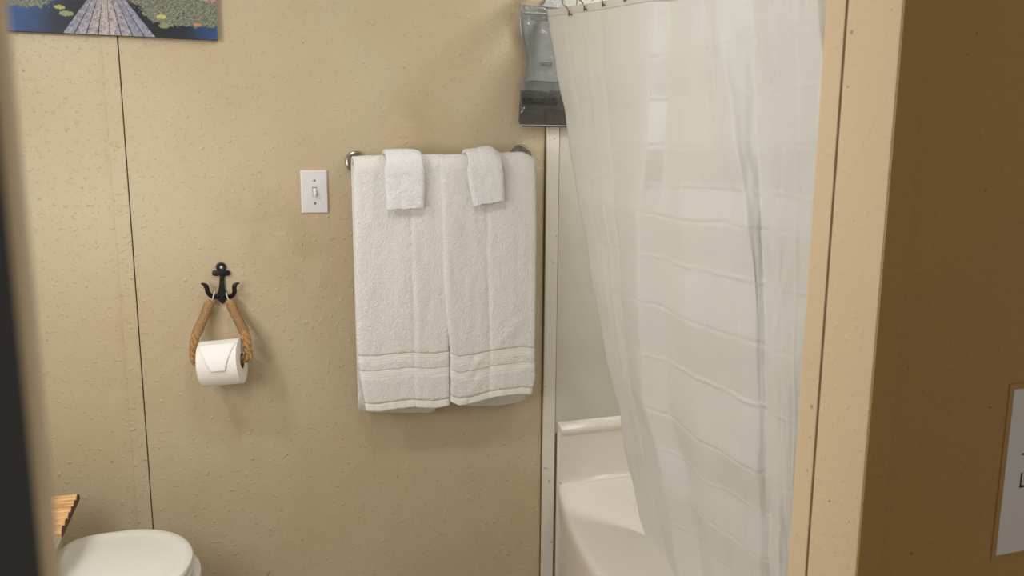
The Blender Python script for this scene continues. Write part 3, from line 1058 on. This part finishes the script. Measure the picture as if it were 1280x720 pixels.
# rings: found where the photo shows each eyelet
EY = [(712.6, 17.0), (732.0, 10.5), (754.8, 5.0), (782.5, -1.5), (806.0, -9)]
names = ['antique brass curtain ring nearest the back wall', 'antique brass curtain ring second from the back wall', 'antique brass curtain ring third from the back wall',
         'antique brass curtain ring fourth from the back wall', 'antique brass curtain ring fifth from the back wall']
def near_top(y):
    r = rows[2]
    best = min(r, key=lambda p: abs(p.y - y))
    return best
for n_, (px_, py_) in enumerate(EY):
    e = at(px_, py_, 0, XRD - 0.012)
    s_ = near_top(e.y)
    ex = s_.x - 0.004
    e = at(px_, py_, 0, ex)
    ro = thing('curtain_ring', (XRD, e.y + 0.006, rodz(e.y) + 0.015), names[n_], 'curtain ring', 'rings on the shower rod')
    zr = rodz(e.y)
    y0 = e.y + 0.010
    pth = [V((ex + 0.010, e.y + 0.002, e.z + 0.006)), V((ex + 0.004, e.y, e.z - 0.003)), V((ex - 0.003, e.y, e.z + 0.001)), V((ex - 0.005, e.y + 0.002, e.z + 0.010)), V((ex - 0.006, e.y + 0.012, e.z + 0.018)),
           V((XRD - 0.018, y0 + 0.010, e.z + 0.034)), V((XRD - 0.0185, y0 + 0.012, zr)), V((XRD - 0.010, y0 + 0.012, zr + 0.015)), V((XRD + 0.004, y0 + 0.012, zr + 0.017)), V((XRD + 0.0165, y0 + 0.010, zr + 0.006)),
           V((XRD + 0.020, y0 + 0.004, zr - 0.02)), V((XRD + 0.018, y0 - 0.002, e.z + 0.030)), V((XRD + 0.012, e.y + 0.003, e.z + 0.014))]
    tube('wire', catmull(pth, 6), 0.0014, MT['bronze'], ro, 8)
    tip = [V((ex - 0.0035, e.y + 0.0035 * math.cos(t) * 0.6, e.z + 0.0065 * math.sin(t))) for t in [2 * math.pi * k / 18 for k in range(18)]]
    tube('eyelet_hook', tip, 0.0011, MT['bronze'], ro, 8, True)

# ------------------------------------------------------------------ zip bag on the wall beside the rod
BGY = -0.0215
def bg(px_, py_, y=BGY): return at(px_, py_, 1, y)
tl_, br_ = bg(649, 6), bg(649, 158.5)
bag = thing('zip_bag', (tl_.x + 0.1, BGY, tl_.z), 'grey clear zip bag with a folded liner, hanging on the wall behind the curtain', 'bag')
BW = 0.235
# outline in photo pixels of its left side, from top to bottom
lpx = [(6, 649), (12, 648.2), (22, 648.6), (40, 649.5), (52, 652), (62, 654.5), (76, 656.6), (90, 655.8), (97, 655), (104, 650.5), (120, 650.2), (140, 648.7), (152, 648.2), (156, 650), (158.5, 653)]
NBZ = 70
fr, bk = [], []
for j in range(NBZ + 1):
    py_ = lerp(6, 158.5, j / NBZ)
    x0 = bg(pl(lpx, py_), py_).x
    z = bg(660, py_).z
    a_, b_ = [], []
    for k in range(37):
        u = k / 36
        x = lerp(x0, tl_.x + BW, u)
        e = min(1, min(u, 1 - u) / 0.10) ** 0.5 * min(1, min(j, NBZ - j) / 8) ** 0.5
        d = 0.0085 * e + 0.003 * noise.noise(V((x * 40, z * 25, 1))) * e
        a_.append(V((x, BGY - d, z))); b_.append(V((x, BGY + 0.0075 * e, z)))
    fr.append(a_); bk.append(b_)
JD = 44                                  # where the dark printed band starts
def shell(name, r0, r1, mat, d=0):
    vs, fs = [], []
    n = 37
    for j in range(r0, r1 + 1): vs += fr[j]
    off = len(vs)
    for j in range(r0, r1 + 1): vs += bk[j]
    for s0 in (0, off):
        for j in range(r1 - r0):
            for k in range(n - 1):
                i = s0 + j * n + k
                fs.append((i, i + 1, i + n + 1, i + n))
    bmx = bmesh.new()
    vv = [bmx.verts.new(v) for v in vs]
    for f in fs: bmx.faces.new([vv[i] for i in f])
    bmesh.ops.remove_doubles(bmx, verts=bmx.verts, dist=0.0004)
    return link_mesh(name, bmx, mat, bag)
o = shell('bag_film', 0, 49, MT['film'])
o = shell('printed_band', 49, NBZ, MT['film_dark'])
o['label'] = 'smoke grey lower band of the bag with black print'
# folded liner inside
def slab(name, jt, jb, inset, mat, yo, th, seed, wavy=0.0):
    rws = []
    for j in range(jt, jb + 1):
        r = []
        z = fr[j][0].z
        x0 = fr[j][0].x + inset
        for k in range(25):
            x = lerp(x0, tl_.x + BW - 0.012, k / 24)
            zz = z + (wavy * noise.noise(V((x * 30, seed, 0.3))) if j == jb else 0)
            r.append(V((x, yo - 0.0016 * noise.noise(V((x * 30, z * 30, seed))), zz)))
        rws.append(r)
    return grid(name, rws, mat, bag, th, 1.0)
slab('folded_liner', 9, 44, 0.012, MT['liner'], BGY - 0.003, 0.004, 3.0, 0.006)
slab('liner_fold', 42, 60, 0.016, MT['liner_dark'], BGY + 0.001, 0.003, 8.0, 0.004)
# header with the rounded zip frame and a hook of clear plastic
def strip(pts, r, name, mat):
    return tube(name, pts, r, mat, bag, 8)
hy = BGY - 0.0085
h = [bg(652.5, 6, hy), bg(652.8, 11, hy), bg(654.5, 14.3, hy), bg(657.5, 15.8, hy), bg(684, 17, hy), V((tl_.x + BW - 0.01, hy, bg(684, 17, hy).z))]
strip(catmull(h, 6), 0.0014, 'zip_frame', MT['film_seam'])
strip([bg(650, 6, hy + 0.006), V((tl_.x + BW, hy + 0.006, bg(650, 6, hy).z))], 0.0017, 'top_seam', MT['film_seam'])
strip([bg(650.5, 156, hy + 0.004), V((tl_.x + BW - 0.006, hy + 0.004, bg(650, 156.5, hy).z))], 0.0012, 'bottom_seam', MT['film_seam'])
strip(catmull([bg(650.5, 8, hy + 0.007), bg(650.0, 15, hy + 0.007), bg(650.4, 30, hy + 0.007), bg(652, 45, hy + 0.007)], 6), 0.0012, 'side_seam', MT['film_seam'])
bm = bmesh.new()
c_ = bg(690, 1, BGY)
ho = [(c_.x - 0.035, tl_.z - 0.002), (c_.x + 0.045, tl_.z - 0.002), (c_.x + 0.036, tl_.z + 0.03), (c_.x + 0.02, tl_.z + 0.075), (c_.x + 0.008, tl_.z + 0.075), (c_.x + 0.008, tl_.z + 0.05), (c_.x - 0.012, tl_.z + 0.03), (c_.x - 0.022, tl_.z + 0.008)]
add_prism(bm, ho, BGY - 0.001, BGY + 0.001)
o = link_mesh('hanger_tab', bm, MT['film_seam'], bag, False)
o['label'] = 'milky plastic hanger tab'
lathe('hook_peg', [(0.006, 0.0), (0.006, 0.024), (0.009, 0.026), (0.009, 0.030), (0.0001, 0.031)], (c_.x + 0.014, -0.0005, tl_.z + 0.062), (0, -1, 0), MT['plastic'], bag, 16)


# small letters, built as ink strokes
GLY = {'L': [((0, 1), (0, 0)), ((0, 0), (0.6, 0))], 'A': [((0, 0), (0.35, 1)), ((0.35, 1), (0.7, 0)), ((0.15, 0.4), (0.55, 0.4))], 'I': [((0.3, 0), (0.3, 1))], 'N': [((0, 0), (0, 1)), ((0, 1), (0.65, 0)), ((0.65, 0), (0.65, 1))],
       'R': [((0, 0), (0, 1)), ((0, 1), (0.6, 0.95)), ((0.6, 0.95), (0.6, 0.55)), ((0.6, 0.55), (0, 0.5)), ((0.25, 0.5), (0.65, 0))], 'O': [((0, 0), (0, 1)), ((0, 1), (0.6, 1)), ((0.6, 1), (0.6, 0)), ((0.6, 0), (0, 0))],
       'E': [((0, 0), (0, 1)), ((0, 1), (0.55, 1)), ((0, 0.5), (0.45, 0.5)), ((0, 0), (0.55, 0))], 'V': [((0, 1), (0.3, 0)), ((0.3, 0), (0.6, 1))], 'K': [((0, 0), (0, 1)), ((0.6, 1), (0, 0.45)), ((0.15, 0.55), (0.65, 0))],
       'C': [((0.6, 1), (0, 1)), ((0, 1), (0, 0)), ((0, 0), (0.6, 0))], 'U': [((0, 1), (0, 0)), ((0, 0), (0.6, 0)), ((0.6, 0), (0.6, 1))], 'X': [((0, 0), (0.6, 1)), ((0, 1), (0.6, 0))], '-': [((0, 0.5), (0.5, 0.5))], ' ': [],
       'T': [((0, 1), (0.7, 1)), ((0.35, 1), (0.35, 0))], 'H': [((0, 0), (0, 1)), ((0.6, 0), (0.6, 1)), ((0, 0.5), (0.6, 0.5))], '[': [((0, 0), (0, 1)), ((0, 1), (1.3, 1)), ((1.3, 1), (1.3, 0)), ((1.3, 0), (0, 0)), ((0.3, 0.5), (1.1, 0.5))],
       'Z': [((0, 1), (0.6, 1)), ((0.6, 1), (0, 0)), ((0, 0), (0.6, 0))], 'S': [((0.6, 1), (0, 0.9)), ((0, 0.9), (0, 0.55)), ((0, 0.55), (0.6, 0.45)), ((0.6, 0.45), (0.6, 0)), ((0.6, 0), (0, 0))]}


def letters(name, text, org, h, y, mat, parent, wt=0.16, adv=0.95):
    bm = bmesh.new()
    x = org[0]
    for ch in text:
        for (a_, b_) in GLY[ch]:
            A, Bq = V((x + a_[0] * h, 0, org[1] + a_[1] * h)), V((x + b_[0] * h, 0, org[1] + b_[1] * h))
            d = (Bq - A)
            d = d.normalized() if d.length else V((1, 0, 0))
            nn = V((-d.z, 0, d.x)) * h * wt / 2
            A, Bq = A - d * h * wt / 2, Bq + d * h * wt / 2
            q = [A - nn, Bq - nn, Bq + nn, A + nn]
            vs_ = [bm.verts.new((p.x, y, p.z)) for p in q]
            vb_ = [bm.verts.new((p.x, y + 0.0004, p.z)) for p in q]
            bm.faces.new(vs_); bm.faces.new(vb_[::-1])
            for k in range(4): bm.faces.new((vs_[k], vb_[k], vb_[(k + 1) % 4], vs_[(k + 1) % 4]))
        x += (1.6 if ch == '[' else adv) * h * (1 if ch != ' ' else 0.6)
    return link_mesh(name, bm, mat, parent, False)


ly = BGY - 0.0135
p = at(675, 82, 1, ly)
letters('size_mark', 'SXE[', (p.x, p.z), 0.0085, ly, MT['ink'], bag, 0.15)
p = at(653, 125.2, 1, ly)
letters('warning_print', 'ALELAN-IXLLALE-N INC', (p.x, p.z), 0.0055, ly, MT['ink'], bag, 0.24)
p = at(653, 129.6, 1, ly)
letters('warning_print', 'XEE LONIENTION LIE TANK', (p.x, p.z), 0.0055, ly, MT['ink'], bag, 0.24, 0.9)

# ------------------------------------------------------------------ toilet
TYC = -0.336
ZL = 0.430
to = thing('toilet', (-0.42, TYC, 0), 'white toilet with closed round lid beside the door edge', 'toilet')
def egg(s_, z, dx=0.0, xr=-0.450, n=72, grow=0.0):
    cx_, a_, b_ = -0.318 + dx, 0.172, 0.187
    pts = []
    for k in range(n):
        t = 2 * math.pi * k / n
        c, s = math.cos(t), math.sin(t)
        if c >= 0:
            x = cx_ + (a_ + grow) * abs(c) ** 0.95 * s_
            y = (b_ + grow) * s * s_
        else:
            x = cx_ + (xr - cx_) * abs(c) ** 0.45 * s_
            y = (b_ + grow) * (1 if s > 0 else -1) * abs(s) ** 0.36 * s_ * (1 - 0.09 * abs(c) ** 2)
        pts.append(V((x, TYC + y, z)))
    return pts
loft('seat', [egg(0.985, 0.392), egg(1.0, 0.396), egg(1.005, 0.408), egg(0.99, 0.412)], MT['seat'], to)
loft('lid', [egg(0.985, 0.4135), egg(1.0, 0.4165), egg(1.003, 0.4215), egg(0.985, ZL - 0.003), egg(0.96, ZL - 0.0012), egg(0.87, ZL + 0.001), egg(0.83, ZL - 0.0022), egg(0.7, ZL - 0.002), egg(0.4, ZL - 0.0012), egg(0.1, ZL - 0.001)], MT['seat'], to)
loft('bowl', [egg(0.62, 0.0, -0.05, -0.56), egg(0.62, 0.03, -0.05, -0.56), egg(0.56, 0.12, -0.05, -0.56), egg(0.72, 0.24, -0.03, -0.56), egg(0.95, 0.335, -0.005, -0.56), egg(1.03, 0.362, 0.004, -0.56), egg(1.05, 0.376, 0.006, -0.56),
              egg(1.045, 0.386, 0.006, -0.56), egg(1.02, 0.3905, 0.004, -0.56)], MT['porcelain'], to)
box('tank', (-0.655, TYC - 0.19, 0.36), (-0.4555, TYC + 0.19, 0.497), MT['porcelain'], to, 0.02, True)
box('tank_lid', (-0.665, TYC - 0.198, 0.494), (-0.4190, TYC + 0.196, 0.5175), MT['porcelain'], to, 0.006, True)

# slatted wooden tray on the tank
NS = 6
ty0, ty1 = -0.350, -0.142
prof = []
ppw = (ty1 - ty0) / NS
top_, bot_ = [], []
for k in range(NS * 10 + 1):
    y = lerp(ty1, ty0, k / (NS * 10))
    ph = (k % 10) / 10
    hgt = 0.0115 * math.sin(math.pi * ph) ** 0.7 if 0 < ph < 1 else 0
    top_.append((y, 0.5265 + hgt))
secs = []
XT0, XT1 = -0.648, -0.4105
def tray_sec(x, ins):
    t_ = [V((x, y, z - ins)) for y, z in top_]
    b_ = [V((x, y, 0.5178)) for y, z in reversed(top_)]
    return t_ + b_
bm = bmesh.new()
add_loft(bm, [tray_sec(XT0, 0.001), tray_sec(XT0 + 0.002, 0), tray_sec(-0.5, 0), tray_sec(XT1 - 0.002, 0), tray_sec(XT1, 0.001)])
tr2 = link_mesh('wooden_tray', bm, MT['wood'], None, False, origin=(-0.53, TYC, 0.5178))
tag(tr2, 'ridged light wood tray on top of the toilet tank', 'tray')
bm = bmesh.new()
add_loft(bm, [tray_sec(XT1 + 0.0001, 0.0014), tray_sec(XT1 + 0.0022, 0.0016)])  # thin strip over the wood end, its shade put into the colour
o = link_mesh('end_shade', bm, MT['wood_shade'], tr2, False)
o['label'] = 'end strip of the ridged tray, darkened to paint its shade'

# ------------------------------------------------------------------ paper sign on the hall wall
SY = YH - 0.0022
s1, s2, s3 = at(1270, 487, 1, SY), at(1243.5, 695, 1, SY), at(1280, 690.5, 1, SY)
sx0, szt, szb = (s1.x + s2.x) / 2, s1.z, s2.z
sg = thing('paper_sign', (sx0 + 0.15, YH, szt), 'white laminated paper sign with black letters on the dark hall wall', 'sign')
tlt = math.atan2(s1.x - s2.x, s1.z - s2.z)
box('laminate_border', (sx0 - 0.0075, SY + 0.0008, szb - 0.008), (sx0 + 0.30, YH - 0.0002, szt + 0.008), MT['wall_hall'], sg)
box('paper', (sx0, SY, szb), (sx0 + 0.2925, SY + 0.0010, szt), MT['sign'], sg)
p = at(1274.5, 608.5, 1, SY)
letters('lettering', 'L', (p.x + 0.001, p.z), 0.0195, SY - 0.0003, MT['ink'], sg, 0.15)
p = at(1278, 568, 1, SY)
letters('lettering', '-', (p.x, p.z - 0.0095), 0.0195, SY - 0.0003, MT['ink'], sg, 0.13)

# ------------------------------------------------------------------ light
def area(name, loc, size, power, rgb, target=None, shape='DISK', size_y=None):
    ld = bpy.data.lights.new(name, 'AREA')
    ld.shape = shape
    ld.size = size
    if size_y: ld.size_y = size_y
    ld.energy = power
    ld.color = rgb
    o = bpy.data.objects.new(name, ld)
    COL.objects.link(o)
    o.location = loc
    d = (V(target) - V(loc)) if target else V((0, 0, -1))
    o.rotation_euler = d.to_track_quat('-Z', 'Y').to_euler()
    return o


WARM = (0.96, 0.99, 1.0)
area('ceiling_lamp', (0.10, -1.0, 2.22), 0.22, 4.6, WARM)
area('vanity_fill', (-0.66, -1.0, 1.15), 0.9, 13.5, WARM, (0.6, -0.5, 0.45), 'RECTANGLE', 0.5)  # unseen fill light, enlarged and set low to lift the lower wall
area('vanity_bulb', (-0.62, -0.72, 1.80), 0.12, 3.2, WARM, (0.3, -0.2, 0.9))
area('tub_fill', (1.25, -0.55, 2.22), 0.35, 8.0, WARM)  # unseen fill light, added to brighten the surround and tub deck
w = bpy.data.worlds.new('world')
S.world = w
w.use_nodes = True
w.node_tree.nodes['Background'].inputs[0].default_value = (1.0, 0.92, 0.80, 1)
w.node_tree.nodes['Background'].inputs[1].default_value = 0.24

vs_ = S.view_settings
vs_.view_transform = 'Standard'
vs_.look = 'None'
vs_.gamma = 1
vs_.use_curve_mapping = False
vs_.exposure = 0.1
